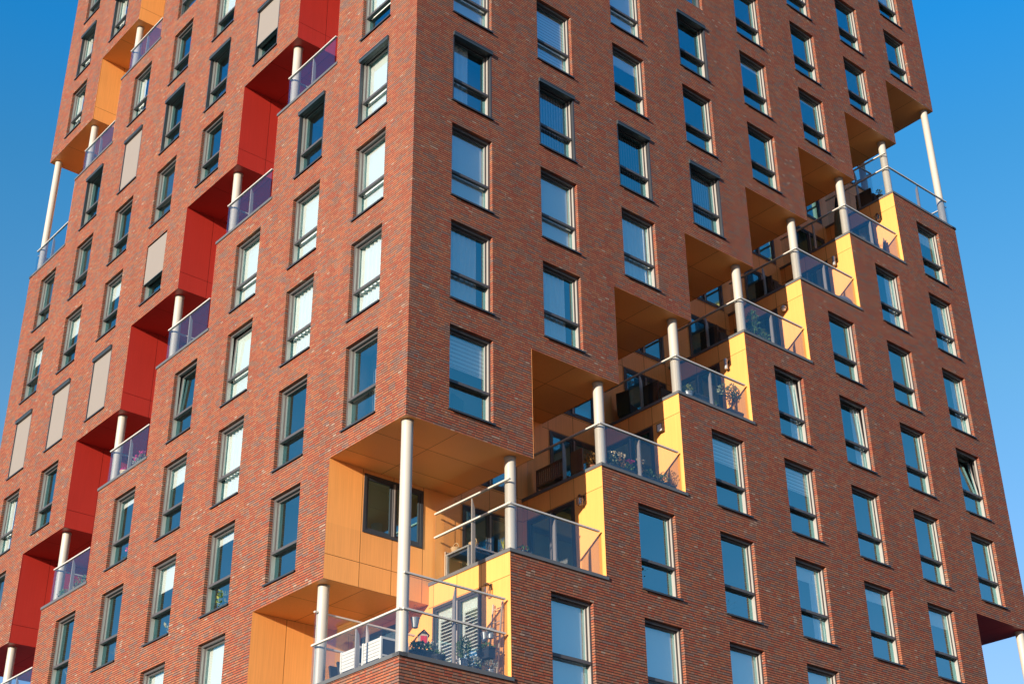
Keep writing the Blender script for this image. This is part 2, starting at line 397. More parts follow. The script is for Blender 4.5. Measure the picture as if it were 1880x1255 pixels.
# what the photograph shows in each window: (face, column from the corner 1..8, row) -> extras
SPEC = {
 'R': {(1,0):'Z.42',(1,1):'C.8',(1,2):'W',(1,3):'K C.55',(1,4):'W',(2,4):'Z1',(2,3):'K V',(2,2):'W',(2,1):'C.75',(2,-2):'W',(3,-2):'W',(3,-1):'',
  (3,2):'C1',(3,3):'K T',(3,4):'R.22',(3,5):'W',(4,-2):'W',(4,-1):'',(4,0):'Z.33',(4,3):'K V',(4,4):'',(4,5):'K',(5,-2):'W',(5,-1):'R.2 D',
  (5,0):'Z.33',(5,1):'O D',(5,4):'',(5,5):'R.1',(5,6):'N',(6,-1):'R.17',(6,0):'',(6,1):'O D',(6,2):'',(6,5):'R.08',(6,6):'N',(6,7):'',(7,-1):'R.22',
  (7,0):'',(7,1):'',(7,2):'',(7,3):'D',(7,6):'N',(7,7):'',(8,0):'',(8,1):'O',(8,2):'D',(8,3):'D',(8,4):'R.25',(8,7):'',(8,8):'R.45'},
 'L': {(1,0):'',(1,1):'C1',(1,2):'W',(1,3):'K W',(1,4):'R.6',(2,-1):'',(2,0):'',(2,1):'C1',(2,2):'W',(2,3):'K',(3,-2):'W',(3,-1):'R.12',(3,0):'C1',
  (3,1):'O W',(3,2):'W',(3,5):'K S.66',(4,-2):'W',(4,-1):'R.33',(4,0):'R.27',(4,1):'O',(4,4):'',(4,5):'K',(4,6):'R.5',(5,-1):'',(5,0):'R.1',(5,3):'S.66',
  (5,4):'N',(5,5):'K',(5,6):'',(6,-1):'',(6,2):'K S1',(6,3):'R.28',(6,4):'',(6,5):'K S1',(6,6):'D',(7,1):'',(7,2):'K S1',(7,3):'R.34',(7,4):'N',(7,5):'K',
  (7,8):'K D',(8,1):'D',(8,2):'K S1',(8,3):'R.3',(8,4):'N',(8,7):'D',(8,8):'K D',(8,9):''}}
KINDS = {'W': ('roller', 1.0), 'R': ('roller', None), 'Z': ('zebra', None), 'N': ('venetian', 1.0), 'V': ('vertical', 1.0), 'T': ('taupe', 1.0),
         'C': ('curtain', None), 'D': ('drape', 1.0), 'S': ('screen', None)}
rooms = MB()
def room_box(mat4, x0, x1, y0, y1, z0, z1, hole):
    """five-sided room behind an opening, with the wall around the opening"""
    st = len(rooms.v)
    rooms.quad((x0, y1, z0), (x1, y1, z0), (x1, y1, z1), (x0, y1, z1), 'room')
    rooms.quad((x0, y0, z0), (x0, y1, z0), (x0, y1, z1), (x0, y0, z1), 'room'); rooms.quad((x1, y0, z0), (x1, y0, z1), (x1, y1, z1), (x1, y1, z0), 'room')
    rooms.quad((x0, y0, z1), (x0, y1, z1), (x1, y1, z1), (x1, y0, z1), 'room'); rooms.quad((x0, y0, z0), (x1, y0, z0), (x1, y1, z0), (x0, y1, z0), 'floor')
    a, b, c, d = hole
    rooms.quad((x0, y0, z0), (a, y0, z0), (a, y0, z1), (x0, y0, z1), 'room'); rooms.quad((b, y0, z0), (x1, y0, z0), (x1, y0, z1), (b, y0, z1), 'room')
    rooms.quad((a, y0, z0), (b, y0, z0), (b, y0, c), (a, y0, c), 'room'); rooms.quad((a, y0, d), (b, y0, d), (b, y0, z1), (a, y0, z1), 'room')
    rooms.xf(mat4, st)
def make_window(f, k, r, spec, c_=(0, 0)):
    M4 = FM(f) @ Matrix.Translation((win_u(f, k)+WW/2, 0, SILL+3*r))
    w = link('window', FMESH['window'], tower); w.matrix_local = M4
    link('jamb', FMESH['jamb-1'], w); link('jamb', FMESH['jamb1'], w)
    s = link('sash', FMESH['sash'], w); gp = link('glass_pane', FMESH['up'], w)
    if 'O' in spec.split():                       # tilted inwards at the top
        piv = Matrix.Translation((0, .2, .85)) @ Matrix.Rotation(R(-7 if (f, c_[0]) == ('R', 8) else -2.6), 4, 'X') @ Matrix.Translation((0, -.2, -.85))
        s.matrix_local = piv; gp.matrix_local = piv
    link('glass_pane', FMESH['lo'], w); link('sill', FMESH['sill'], w)
    for t in spec.split():
        if t == 'K':
            link('screen_cassette', FMESH['cassette'], w); link('screen_guide', FMESH['guide-1'], w); link('screen_guide', FMESH['guide1'], w)
        elif t != 'O':
            kd, fr = KINDS[t[0]]; fr = float(t[1:]) if fr is None else fr
            nm, me = blind(kd, fr); b = link(nm, me, w)
    if 'S1' in spec: w['label'] = 'window closed by a taupe sun screen'
    elif 'S.66' in spec: w['label'] = 'window with its taupe sun screen two thirds down'
    elif 'O' in spec.split(): w['label'] = 'window with its upper sash tilted open'
    elif 'K' in spec.split(): w['label'] = 'window under a projecting dark screen box'
    corner = (k == 0 and f in 'RE') or (k == 7 and f in 'LN') or (k == 7 and f == 'R') or (k == 0 and f == 'L')
    room_box(M4, -WW/2-.33, WW/2+.4, .27, .95 if corner else 2.3, -.06, 2.45, (-WW/2+.02, WW/2-.02, .0, WH))
for f in 'RL':
    for (c, r), spec in SPEC[f].items():
        k = c-1 if f == 'R' else 8-c
        make_window(f, k, r, spec, (c, r))
# windows outside the picture keep the same openings, filled as one mass
rest = MB()
for f in 'RENL':
    for k, r in windows(f):
        c = k+1 if f == 'R' else 8-k
        if f in SPEC and (c, r) in SPEC[f]: continue
        st = len(rest.v); x = WW/2
        rest.box(-x, -x+.06, .1, .2, 0, WH, 'frame'); rest.box(x-.06, x, .1, .2, 0, WH, 'frame'); rest.box(-x+.06, x-.06, .1, .2, WH-.08, WH, 'frame')
        rest.box(-x+.06, x-.06, .1, .2, 0, .05, 'frame'); rest.box(-x+.06, x-.06, .09, .2, .775, .845, 'frame')
        rest.quad((-x, .205, 0), (x, .205, 0), (x, .205, WH), (-x, .205, WH), 'glass')
        M4 = FM(f) @ Matrix.Translation((win_u(f, k)+WW/2, 0, SILL+3*r)); rest.xf(M4, st)
        room_box(M4, -x-.3, x+.3, .27, .95, -.06, 2.45, (-x, x, 0, WH))
tag(rest.build('window', tower), kind='stuff')

# ------------------------------------------------------------------ balconies
def panels(mb, fn, u0, u1, v0, v1, uj, vj, holes, mat, off=.014, gap=.006):
    """cladding boards in the plane fn(u, v, w) (w towards the viewer) with open joints over a dark backing"""
    uj = [x for x in uj if u0+.03 < x < u1-.03]; vj = [x for x in vj if v0+.03 < x < v1-.03]
    us = {u0: 0, u1: 0}; vs = {v0: 0, v1: 0}
    for a, b, c, d in holes:
        for x in (a, b):
            if u0 < x < u1: us.setdefault(x, 0)
        for x in (c, d):
            if v0 < x < v1: vs.setdefault(x, 0)
    for x in uj: us[x] = 1
    for x in vj: vs[x] = 1
    U, V = sorted(us), sorted(vs)
    for i in range(len(U)-1):
        for j in range(len(V)-1):
            uc, vc = (U[i]+U[i+1])/2, (V[j]+V[j+1])/2
            if any(a < uc < b and c < vc < d for a, b, c, d in holes): continue
            a, b, c, d = U[i]+gap*us[U[i]], U[i+1]-gap*us[U[i+1]], V[j]+gap*vs[V[j]], V[j+1]-gap*vs[V[j+1]]
            mb.quad(fn(a, c, off), fn(b, c, off), fn(b, d, off), fn(a, d, off), mat)
            mb.quad(fn(U[i], V[j], 0), fn(U[i+1], V[j], 0), fn(U[i+1], V[j+1], 0), fn(U[i], V[j+1], 0), 'joint_'+mat)
def opening_unit(name, M4, w, h, split, blinds=None, fw=.075):
    """dark framed door or window with two leaves; local x right, y inward, z up"""
    m = MB(); y0, y1 = -.022, .06
    m.box(0, fw, y0, y1, 0, h, 'dark'); m.box(w-fw, w, y0, y1, 0, h, 'dark'); m.box(fw, w-fw, y0, y1, h-fw, h, 'dark'); m.box(fw, w-fw, y0, y1, 0, fw, 'dark')
    o = m.build(name, tower); o.matrix_local = M4
    m = MB(); m.box(w*split-.045, w*split+.045, y0-.01, y1, fw, h-fw, 'frame'); m.box(w*split-.012, w*split+.02, y0-.016, y0-.01, fw, h-fw, 'jamb'); m.build('mullion', o)
    for a, b in ((fw, w*split-.045), (w*split+.045, w-fw)):
        m = MB(); e = .06
        m.box(a, a+e, y0+.02, y1-.01, fw, h-fw, 'dark'); m.box(b-e, b, y0+.02, y1-.01, fw, h-fw, 'dark')
        m.box(a+e, b-e, y0+.02, y1-.01, h-fw-e, h-fw, 'dark'); m.box(a+e, b-e, y0+.02, y1-.01, fw, fw+e, 'dark')
        m.build('leaf', o)
        m = MB(); m.quad((a+e, .02, fw+e), (b-e, .02, fw+e), (b-e, .02, h-fw-e), (a+e, .02, h-fw-e), 'glass'); m.build('glass_pane', o)
        if blinds == 'shutter':
            m = MB(); y = .07
            m.box(a+.05, a+.13, y, y+.03, fw, h-fw, 'white'); m.box(b-.13, b-.05, y, y+.03, fw, h-fw, 'white')
            m.box(a+.13, b-.13, y, y+.03, fw, fw+.45, 'white'); m.box(a+.13, b-.13, y, y+.03, h-fw-.3, h-fw, 'white')
            z = fw+.48
            while z < h-fw-.33:
                m.quad((a+.13, y-.01, z), (b-.13, y-.01, z), (b-.13, y+.035, z+.05), (a+.13, y+.035, z+.05), 'white'); z += .085
            m.build('shutter', o)
        elif blinds == 'venetian':
            m = MB(); z = fw+.1
            while z < h-fw-.05:
                m.quad((a+.03, .09, z), (b-.03, .09, z), (b-.03, .13, z+.03), (a+.03, .13, z+.03), 'white'); z += .075
            m.build('venetian_blind', o)
    return o
def balustrade(o_name, segs, P, h, parent_M, post=True, tall=()):
    """segs: list of ((x0,y0),(x1,y1)) glass runs in face coordinates"""
    m = MB()
    for (x0, y0), (x1, y1) in segs:                       # clamp shoe along the foot
        if abs(x1-x0) > abs(y1-y0): m.box(min(x0, x1), max(x0, x1), y0-.02, y0+.02, P, P+.05, 'coping')
        else: m.box(x0-.02, x0+.02, min(y0, y1), max(y0, y1), P, P+.05, 'coping')
    m.xf(parent_M); root = m.build('balustrade', tower)
    for si, ((x0, y0), (x1, y1)) in enumerate(segs):
        hor = abs(x1-x0) > abs(y1-y0); ln = max(abs(x1-x0), abs(y1-y0)); npn = 2 if ln > 1.8 else 1
        a0, b0 = (sorted((x0, x1)) if hor else sorted((y0, y1)))
        st = (b0-a0)/npn
        for i in range(npn):
            a, b = a0+st*i+.006, a0+st*(i+1)-.006
            m = MB()
            if hor: m.box(a, b, y0-.007, y0+.007, P+.05, P+h-.012, 'bglass')
            else: m.box(x0-.007, x0+.007, a, b, P+.05, P+h-.012, 'bglass')
            m.xf(parent_M); m.build('glass_pane', root)
        m = MB(); e = .033
        if hor: m.box(a0-.02, b0+.02, y0-e, y0+e, P+h-.012, P+h+.026, 'rail')
        else: m.box(x0-e, x0+e, a0-.02, b0+.02, P+h-.011, P+h+.027, 'rail')
        m.xf(parent_M); m.build('handrail', root)
        if si in tall:                                    # a second pane and rail above: wind screen
            H2 = 1.78; m = MB()
            if hor: m.box(a0, b0, y0-.007, y0+.007, P+h+.03, P+H2-.012, 'bglass')
            else: m.box(x0-.007, x0+.007, a0, b0, P+h+.03, P+H2-.012, 'bglass')
            m.xf(parent_M); m.build('glass_pane', root)
            m = MB()
            if hor: m.box(a0-.02, b0+.02, y0-e, y0+e, P+H2-.012, P+H2+.024, 'rail')
            else: m.box(x0-e, x0+e, a0-.02, b0+.02, P+H2-.011, P+H2+.025, 'rail')
            m.xf(parent_M); m.build('handrail', root)
        if post and ln > 1.8:
            m = MB(); c = (a0+b0)/2+.02; t = .02; hh = h; h = 1.78 if si in tall else h
            prof = [(0.0, P), (.10, P), (.10, P+h*.6), (.085, P+h*.85), (.03, P+h*.95), (0.0, P+h-.02)]
            if hor:
                A = [(c-t, y0+.02+p, z) for p, z in prof]; Bq = [(c+t, y0+.02+p, z) for p, z in prof]
            else:
                A = [(x0+.02+p, c-t, z) for p, z in prof]; Bq = [(x0+.02+p, c+t, z) for p, z in prof]
            m.poly(A, 'jamb'); m.poly(Bq[::-1], 'jamb')
            for i in range(len(A)):
                q = (i+1) % len(A); m.quad(A[i], A[q], Bq[q], Bq[i], 'jamb')
            h = hh
            m.xf(parent_M); m.build('post', root)
    return root
def column(x, y, z0, z1, wm):
    m = MB(); m.tube((x, y, z0), (x, y, z1-.02), .135, 'column', n=28, cap=False); m.tube((x, y, z1-.02), (x, y, z1), .15, 'column', n=28)
    m.tube((x, y, z0), (x, y, z0+.03), .15, 'column', n=28)
    m.xf(wm); return m.build('column', tower, smooth=True)
def vis(f, k, n):          # balconies the picture shows or nearly shows
    if f == 'R': return (n == 0) or (n == -1 and k >= 6)
    if f == 'L': return (n == -1 and k >= 5) or (n == 0) or (n == 1 and k <= 3)
    if f == 'E': return (n == 1 and k <= 2) or (n == 0 and k <= 1)
    return (n == 0 and k >= 6) or (n == 1 and k >= 6)
for f in 'RLEN':
    F4 = FM(f)
    for n in NS:
        for k in range(8):
            P, S = P_(k, n), S_(k, n)
            if P < ZB or S > ZT: continue
            mat = HCOL[(f, n)]; show = vis(f, k, n)
            u0, u1 = U_(k), U_(k+1); l0, l1 = L_(k), L_(k+1)
            # soffit
            if k < 7 or f == 'L' or f == 'E':
                if not (k == 7):
                    m = MB(); a, b = u0, (3.81 if k == 0 else u1)
                    panels(m, lambda u, v, w: (u, v, S+.016-w), a, b, 0.0, D, [a+1.52], [1.2, 2.4], [], mat, off=.012)
                    m.xf(F4); m.build('soffit', tower)
            # side of the higher block, facing along +u
            if k >= 1:
                z0, z1 = S-3, S
                m = MB(); hol = []
                if f == 'L' and n == -1 and k == 7: hol = [(1.02, 2.80, S-1.62, S-.11)]
                dj = [.98, 1.9, 2.82]
                panels(m, lambda u, v, w: (U_(k)+w-.014, u, v), 0.0, D+(.77 if k == 7 else 0), z0, z1, dj, [z0+.6], hol, mat)
                if k == 1: m.box(u0-.002, u0+.005, -.003, .004, z0, z1, mat)
                m.xf(F4); m.build('side_cladding', tower)
                if hol:
                    a, b, c, d = hol[0]
                    M4 = F4 @ Matrix.Translation((u0, a, c)) @ Matrix.Rotation(R(90), 4, 'Z')
                    # seen from +u the wall runs along d with local x = +d, inward = -u
                    opening_unit('balcony_window', M4, b-a, d-c, .5)
                    room_box(M4, -.3, b-a+.2, .07, .8, -.5, d-c+.07, (0, b-a, 0, d-c))
            # side of the lower block, facing along -u
            if k >= 1:
                z0, z1 = P-3, P
                hol = [(1.04, 2.85, z0, z0+2.33)] if f == 'R' and n == 0 else []
                m = MB(); panels(m, lambda u, v, w: (L_(k)-w+.014, u, v), 0.0, D, z0, z1, [1.04, 1.95, 2.85], [z0+2.36], hol, mat)
                m.box(l0-.005, l0+.002, -.003, .004, z0, z1-.1, mat)
                m.xf(F4); m.build('side_cladding', tower)
                if hol:
                    a, b, c, d = hol[0]
                    M4 = F4 @ Matrix.Translation((l0, b, c)) @ Matrix.Rotation(R(-90), 4, 'Z')
                    opening_unit('balcony_door', M4, b-a, d-c, .52, 'shutter' if k == 1 else None)
                    room_box(M4, -.1, b-a+.2, .15, .8, -.02, d-c+.3, (0, b-a, 0, d-c))
            # wall at the back
            if 1 <= k <= 7:
                b = min(l1, W-D)
                m = MB(); hol = []
                if k <= 6 and (f == 'R' and n == 0 or f == 'L' and show):
                    hol = [(l0+1.02, l0+2.82, P, P+2.33), (l0+1.02, l0+2.82, S-2.42, S-.13)]
                uj = [l0+.98, l0+1.92, l0+2.86]
                bw = lambda u, v, w: (u, D-w+.014, v)
                panels(m, bw, l0, u0, P, S-3, uj, [], hol, mat)
                if b > u0: panels(m, bw, u0, b, P, S, uj, [P+2.36, S-2.46], hol, mat)
                m.xf(F4); m.build('back_cladding', tower)
                for a, bb, c, d in hol:
                    M4 = F4 @ Matrix.Translation((a, D, c))
                    opening_unit('balcony_door' if c == P else 'balcony_window', M4, bb-a, d-c, .5, 'venetian' if (c == P and k == 3 and f == 'R') else None)
                    room_box(M4, -.2, bb-a+.15, .07, 1.6, -.02, d-c+.1, (0, bb-a, 0, d-c))
            # deck
            if k < 7 or f == 'N':
                m = MB(); dd = D+(.77 if k == 0 else 0)
                m.quad((l0, 0, P-.03), (min(l1, W), 0, P-.03), (min(l1, W), dd, P-.03), (l0, dd, P-.03), 'floor'); m.xf(F4); m.build('deck', tower)
            # coping
            m = MB(); ce = .07
            e1 = l1+.06 if k < 7 else W
            st = l0-.02 if k > 0 else 0
            if k == 0:
                m.box(-.03, e1, -.03, .2, P-.085, P, 'coping')
            elif k == 7: m.box(l0-.03, W+.03, -.03, .2, P-.085, P, 'coping')
            else: m.box(l0-.03, e1, -.03, .2, P-.085, P, 'coping')
            if k > 0: m.box(l0-.03, l0+.2, .2, D, P-.085, P, 'coping')
            m.xf(F4); m.build('coping', tower)
            if not show: continue
            # column in the notch
            if k > 0: column(l0+.31, .33, P, S-3, F4)
            if k == 0: column(.25, .27, P, S, F4)
            # balustrade
            h = 1.16
            if f in 'RE':
                if k == 0: balustrade('b', [((.16, .10), (l1-.11, .10))], P, .98, F4, tall=(0,) if f == 'R' else ())
                elif k == 7: balustrade('b', [((l0+.10, .10), (W-.14, .10)), ((l0+.10, .12), (l0+.10, D-.1))], P, h, F4, tall=(1,))
                else: balustrade('b', [((l0+.10, .10), (l1-.11, .10)), ((l0+.10, .12), (l0+.10, D-.1))], P, h, F4, tall=(1,) if k == 1 and n == 0 else ())
            else:
                if k == 7: balustrade('b', [((l0+.33, .10), (W-.16, .10)), ((l0+.33, .12), (l0+.33, D-.1))], P, .98, F4, tall=(1,))
                elif k == 0: balustrade('b', [((.10, .10), (l1-.25, .10))], P, h, F4)
                else: balustrade('b', [((l0+.33, .10), (l1-.25, .10)), ((l0+.33, .12), (l0+.33, D-.1))], P, h, F4)
rooms.build('room_interior', tower)

# ------------------------------------------------------------------ things on the balconies
M['leaf'] = simple('leaf_green', (0.085, 0.16, 0.042), 0.6, 0, 0.35, 9)
M['leaf_yellow'] = simple('leaf_yellow_green', (0.22, 0.24, 0.05), 0.6, 0, 0.3, 9)
M['leaf_silver'] = simple('leaf_silver', (0.34, 0.36, 0.31), 0.7, 0, 0.25, 9)
M['leaf_olive'] = simple('leaf_olive', (0.12, 0.14, 0.07), 0.6, 0, 0.3, 9)
M['leaf_brown'] = simple('leaf_autumn', (0.24, 0.12, 0.03), 0.7, 0, 0.3, 9)
M['pink'] = simple('petal_pink', (0.62, 0.03, 0.20), 0.6, 0, 0.2, 9)
M['cream'] = simple('petal_cream', (0.62, 0.50, 0.30), 0.6, 0, 0.2, 9)
M['bark'] = simple('bark', (0.13, 0.085, 0.055), 0.9, 0, 0.2, 20)
M['zinc'] = simple('zinc', (0.34, 0.36, 0.37), 0.4, 0.4, 0.15, 14)
M['terra'] = simple('terracotta', (0.36, 0.14, 0.07), 0.8, 0, 0.15, 8)
M['slate'] = simple('slate_plastic', (0.03, 0.033, 0.04), 0.5, 0, 0.15, 8)
M['paintwhite'] = simple('white_painted_wood', (0.66, 0.65, 0.60), 0.55, 0, 0.06, 6)
M['teak'] = simple('weathered_teak', (0.20, 0.10, 0.06), 0.7, 0, 0.2, 12)
M['palewood'] = simple('pale_wood', (0.46, 0.36, 0.26), 0.7, 0, 0.15, 12)
M['wicker'] = simple('wicker', (0.50, 0.34, 0.19), 0.8, 0, 0.25, 40)
M['blackcloth'] = simple('black_fabric', (0.018, 0.018, 0.02), 0.85, 0, 0.15, 8)
M['greycloth'] = simple('grey_fabric', (0.17, 0.17, 0.19), 0.9, 0, 0.12, 8)
M['greencloth'] = simple('olive_fabric', (0.10, 0.105, 0.06), 0.9, 0, 0.15, 8)
M['redpaint'] = simple('red_paint', (0.55, 0.03, 0.05), 0.5, 0, 0.1, 8)
M['opal'] = simple('opal_glass', (0.70, 0.69, 0.66), 0.25)
M['chrome'] = simple('polished_steel', (0.55, 0.56, 0.57), 0.18, 0.9)
M['bronze'] = simple('bronze', (0.10, 0.075, 0.055), 0.4, 0.5, 0.2, 12)
M['lampglass'] = glass_mat('lamp_glass', (0.92, 0.92, 0.90), 0.10)
RN = random.Random(21)
def leaves(mb, c, r, n, size, mat, up=0.2, narrow=0.35):
    """leaf-sized faces scattered through an ellipsoid"""
    for _ in range(n):
        while True:
            p = Vector((RN.uniform(-1, 1), RN.uniform(-1, 1), RN.uniform(-1, 1)))
            if p.length < 1: break
        q = Vector((c[0]+p.x*r[0], c[1]+p.y*r[1], c[2]+p.z*r[2]))
        d = Vector((p.x+RN.uniform(-.6, .6), p.y+RN.uniform(-.6, .6), p.z*.5+up+RN.uniform(-.5, .5))).normalized()
        s = size*RN.uniform(.6, 1.35); w = d.orthogonal().normalized()*s*narrow; w.rotate(Matrix.Rotation(RN.uniform(0, 6.3), 3, d))
        mb.poly([q, q+d*s*.5+w, q+d*s, q+d*s*.5-w], mat)
def blades(mb, c, n, h, spread, mat, w=.012):
    for _ in range(n):
        a = RN.uniform(0, 6.283); k = RN.uniform(.2, 1)*spread; hh = h*RN.uniform(.6, 1)
        d = Vector((math.cos(a), math.sin(a), 0)); t = Vector((-d.y, d.x, 0))*w
        b = Vector(c); m_ = b+d*k*.35+Vector((0, 0, hh*.65)); e = b+d*k+Vector((0, 0, hh*RN.uniform(.75, 1)))
        mb.quad(b-t, b+t, m_+t*.8, m_-t*.8, mat); mb.poly([m_-t*.8, m_+t*.8, e], mat)
def stems(mb, c, n, h, r, mat='bark', th=.006):
    for _ in range(n):
        a = RN.uniform(0, 6.283); k = RN.uniform(.1, 1)*r
        mb.tube(c, (c[0]+math.cos(a)*k, c[1]+math.sin(a)*k, c[2]+h*RN.uniform(.7, 1)), th, mat, th*.5, n=5)
def round_pot(r, h, mat):
    m = MB(); m.lathe([(r*.72, 0), (r*.95, h*.88), (r*1.06, h*.9), (r*1.06, h), (r*.9, h), (r*.86, h*.93)], mat, n=16); return m
def trough_mb(l, w, h, mat):
    m = MB(); a, b = l/2, w/2
    for z0, z1, k in ((0, h*.86, .92), (h*.86, h, 1.0)):
        m.box(-a*k, a*k, -b*k, b*k, z0, z1, mat)
    m.box(-a*.9, a*.9, -b*.85, b*.85, h, h+.006, 'bark'); return m
def plant(name, label, cat, loc, pot, foliage, group=None, stem=None, flower=None, rotz=0):
    t = thing(name, label, cat, loc, rotz, group)
    pot.build('pot', t, smooth=False)
    if stem: stem.build('stem', t)
    foliage.build('foliage', t)
    if flower: flower.build('flowers', t)
    return t
Z0, Z1, Z2, Z3, Z4, Z5, Z6, Z7 = [P_(k, 0)-.03 for k in range(8)]

# --- corner terrace
def slat_bench(label, y0, y1):
    t = thing('slatted_bench', label, 'bench', (.5, (y0+y1)/2, Z0), 0, 'white slatted benches on the corner terrace')
    w = (y1-y0)/2; h = .79
    m = MB(); n = 6; s = (h-.33)/n
    for i in range(n): m.box(0, .022, -w+.05, w-.05, .33+i*s, .33+(i+1)*s-.012, 'paintwhite')
    m.box(.022, .03, -w+.05, w-.05, .33, h-.01, 'paintwhite'); m.build('backrest', t)
    m = MB(); m.box(.02, .68, -w+.012, -w+.04, .40, h-.05, 'slate'); m.box(-.02, .72, -w, -w+.05, h-.05, h, 'paintwhite'); m.box(-.02, .02, -w, -w+.05, .36, h-.05, 'paintwhite'); m.box(.68, .72, -w, -w+.05, .36, h-.05, 'paintwhite'); m.box(.02, .68, -w, -w+.05, .36, .40, 'paintwhite'); m.build('side_panel', t)  # slate infill: shade on this side of the white bench, painted as colour
    m = MB(); m.box(-.02, .72, w-.05, w, .36, h, 'paintwhite'); m.build('side_panel', t)
    m = MB(); m.box(.03, .72, -w+.05, w-.05, .36, .42, 'paintwhite'); m.build('seat', t)
    m = MB(); m.box(.04, .70, -w+.06, w-.06, .42, .54, 'greycloth'); m.build('cushion', t)
    for x in (-.02, .66):
        for y in (-w, w-.05):
            m = MB(); m.box(x, x+.05, y, y+.05, 0, .36, 'paintwhite'); m.build('leg', t)
slat_bench('white slatted bench nearer the corner column behind tinted glass', 1.34, 2.06)
slat_bench('white slatted bench farther from the corner column, towards the open end', 2.2, 2.9)
t = thing('lounge_chair', 'dark folded lounge chair behind the grey column at the terrace end', 'chair', (.75, 3.17, Z0))
m = MB(); m.box(-.28, .28, -.03, .03, 0, .6, 'blackcloth'); m.xf(Matrix.Rotation(R(-14), 4, 'X')); m.build('backrest', t)
m = MB(); m.box(-.28, .28, -.03, .03, 0, .5, 'blackcloth'); m.xf(Matrix.Translation((0, -.16, .60)) @ Matrix.Rotation(R(160), 4, 'X')); m.build('seat', t)
t = thing('bird_house', 'small pink wooden bird house with red front on a post', 'bird house', (1.20, .80, Z0), R(-25))
m = MB(); m.box(-.02, .02, -.02, .02, 0, .56, 'palewood'); m.build('post', t)
m = MB(); m.box(-.095, .095, -.09, .09, .56, .79, 'palewood'); m.poly([(-.095, -.09, .79), (.095, -.09, .79), (0, -.09, .89)], 'palewood'); m.poly([(-.095, .09, .79), (0, .09, .89), (.095, .09, .79)], 'palewood'); bh = m.build('box', t)
m = MB(); m.box(-.07, .07, -.10, -.091, .60, .77, 'redpaint'); m.lathe([(.022, 0), (.022, .012)], 'slate', n=10); m.build('front', t)
m = MB()
for sx in (-1, 1):
    m.quad((0, -.12, .915), (0, .12, .915), (sx*.13, .12, .785), (sx*.13, -.12, .785), 'teak'); m.quad((0, -.12, .90), (0, .12, .90), (sx*.13, .12, .77), (sx*.13, -.12, .77), 'teak')
m.build('roof', t)
f = MB(); leaves(f, (-.05, 0, .36), (.28, .13, .11), 170, .07, 'leaf', .5); leaves(f, (.2, 0, .40), (.15, .12, .16), 120, .07, 'leaf_silver', .6)
plant('planter_box', 'dark planter box with green and silver plants beside the corner column', 'planter', (.92, .42, Z0), trough_mb(.60, .24, .30, 'slate'), f)
f = MB(); leaves(f, (0, 0, .27), (.15, .12, .08), 110, .05, 'leaf', .4)
m = MB(); m.lathe([(.09, 0), (.16, .16), (.18, .2), (.17, .24), (.14, .24)], 'slate', n=16)
plant('plant_bowl', 'low dark bowl of small plants right of the dark planter box', 'plant bowl', (1.24, .30, Z0), m, f)
f = MB(); st = MB(); stems(st, (0, 0, .28), 16, .48, .17, 'leaf', .005); leaves(f, (0, 0, .56), (.19, .17, .26), 330, .06, 'leaf', .9, .22)
plant('potted_shrub', 'bushy green shrub in a round zinc pot before the shuttered door', 'potted plant', (1.96, .36, Z0), round_pot(.14, .30, 'zinc'), f, stem=st)
f = MB(); leaves(f, (0, 0, .28), (.17, .15, .13), 240, .05, 'leaf_silver', .5); leaves(f, (0, 0, .25), (.15, .13, .1), 80, .05, 'leaf', .3)
plant('potted_shrub', 'low grey green shrub between the zinc pot and the ladder', 'potted plant', (2.24, .32, Z0), round_pot(.12, .18, 'slate'), f)
f = MB(); leaves(f, (0, 0, .32), (.16, .15, .15), 320, .045, 'leaf_silver', .6, .25)
plant('potted_shrub', 'silver white cushion plant at the foot of the ladder', 'potted plant', (2.72, .34, Z0), round_pot(.12, .2, 'zinc'), f)
def bucket(label, loc, rot=0, hook=.12):
    t = thing('bucket', label, 'bucket', loc, rot)
    m = MB(); m.lathe([(.062, 0), (.095, .2), (.102, .2), (.102, .212), (.09, .212), (.058, .01)], 'zinc', n=18); m.build('body', t, smooth=False)
    m = MB(); pts = [(.098*math.cos(a), 0, .2+hook*math.sin(a)) for a in [math.pi*i/8 for i in range(9)]]
    for a, b in zip(pts, pts[1:]): m.tube(a, b, .004, 'bronze', n=5)
    m.build('handle', t)
bucket('zinc bucket hanging under the handrail beside the corner column', (.54, .20, P_(0, 0)+.66), .3, .31)
t = thing('ladder', 'slim pale wooden ladder leaning against the orange wall', 'ladder', (2.79, .38, Z0))
m4 = Matrix.Rotation(R(6), 4, 'Y')
for y in (-.17, .15):
    m = MB(); m.box(-.016, .016, y-.016, y+.016, 0, 1.82, 'palewood'); m.xf(m4); m.build('rail', t)
for z in (.28, .64, 1.0, 1.36, 1.68):
    m = MB(); m.tube((0, -.155, z), (0, .135, z), .011, 'palewood', n=8); m.xf(m4); m.build('rung', t)
bucket('left one of two zinc buckets hooked on the leaning ladder', (2.62, .40, Z0+.83), 0)
bucket('right one of two zinc buckets hooked on the leaning ladder', (2.60, .18, Z0+.86), 0)
f = MB(); leaves(f, (0, 0, .26), (.12, .19, .09), 120, .06, 'leaf', .4)
t = plant('planter_box', 'dark planter box hung low on the leaning ladder', 'planter', (2.60, .34, Z0+.42), trough_mb(.2, .44, .24, 'slate'), f)
t = thing('hanging_lantern', 'tiny orange lantern hanging under the terrace handrail', 'lantern', (1.62, .19, P_(0, 0)+.82))
m = MB(); m.box(-.028, .028, -.028, .028, 0, .13, 'terra'); m.box(-.034, .034, -.034, .034, .13, .145, 'bronze'); m.build('body', t)
m = MB(); m.tube((0, 0, .145), (0, 0, .17), .004, 'bronze', n=5); m.build('string', t)
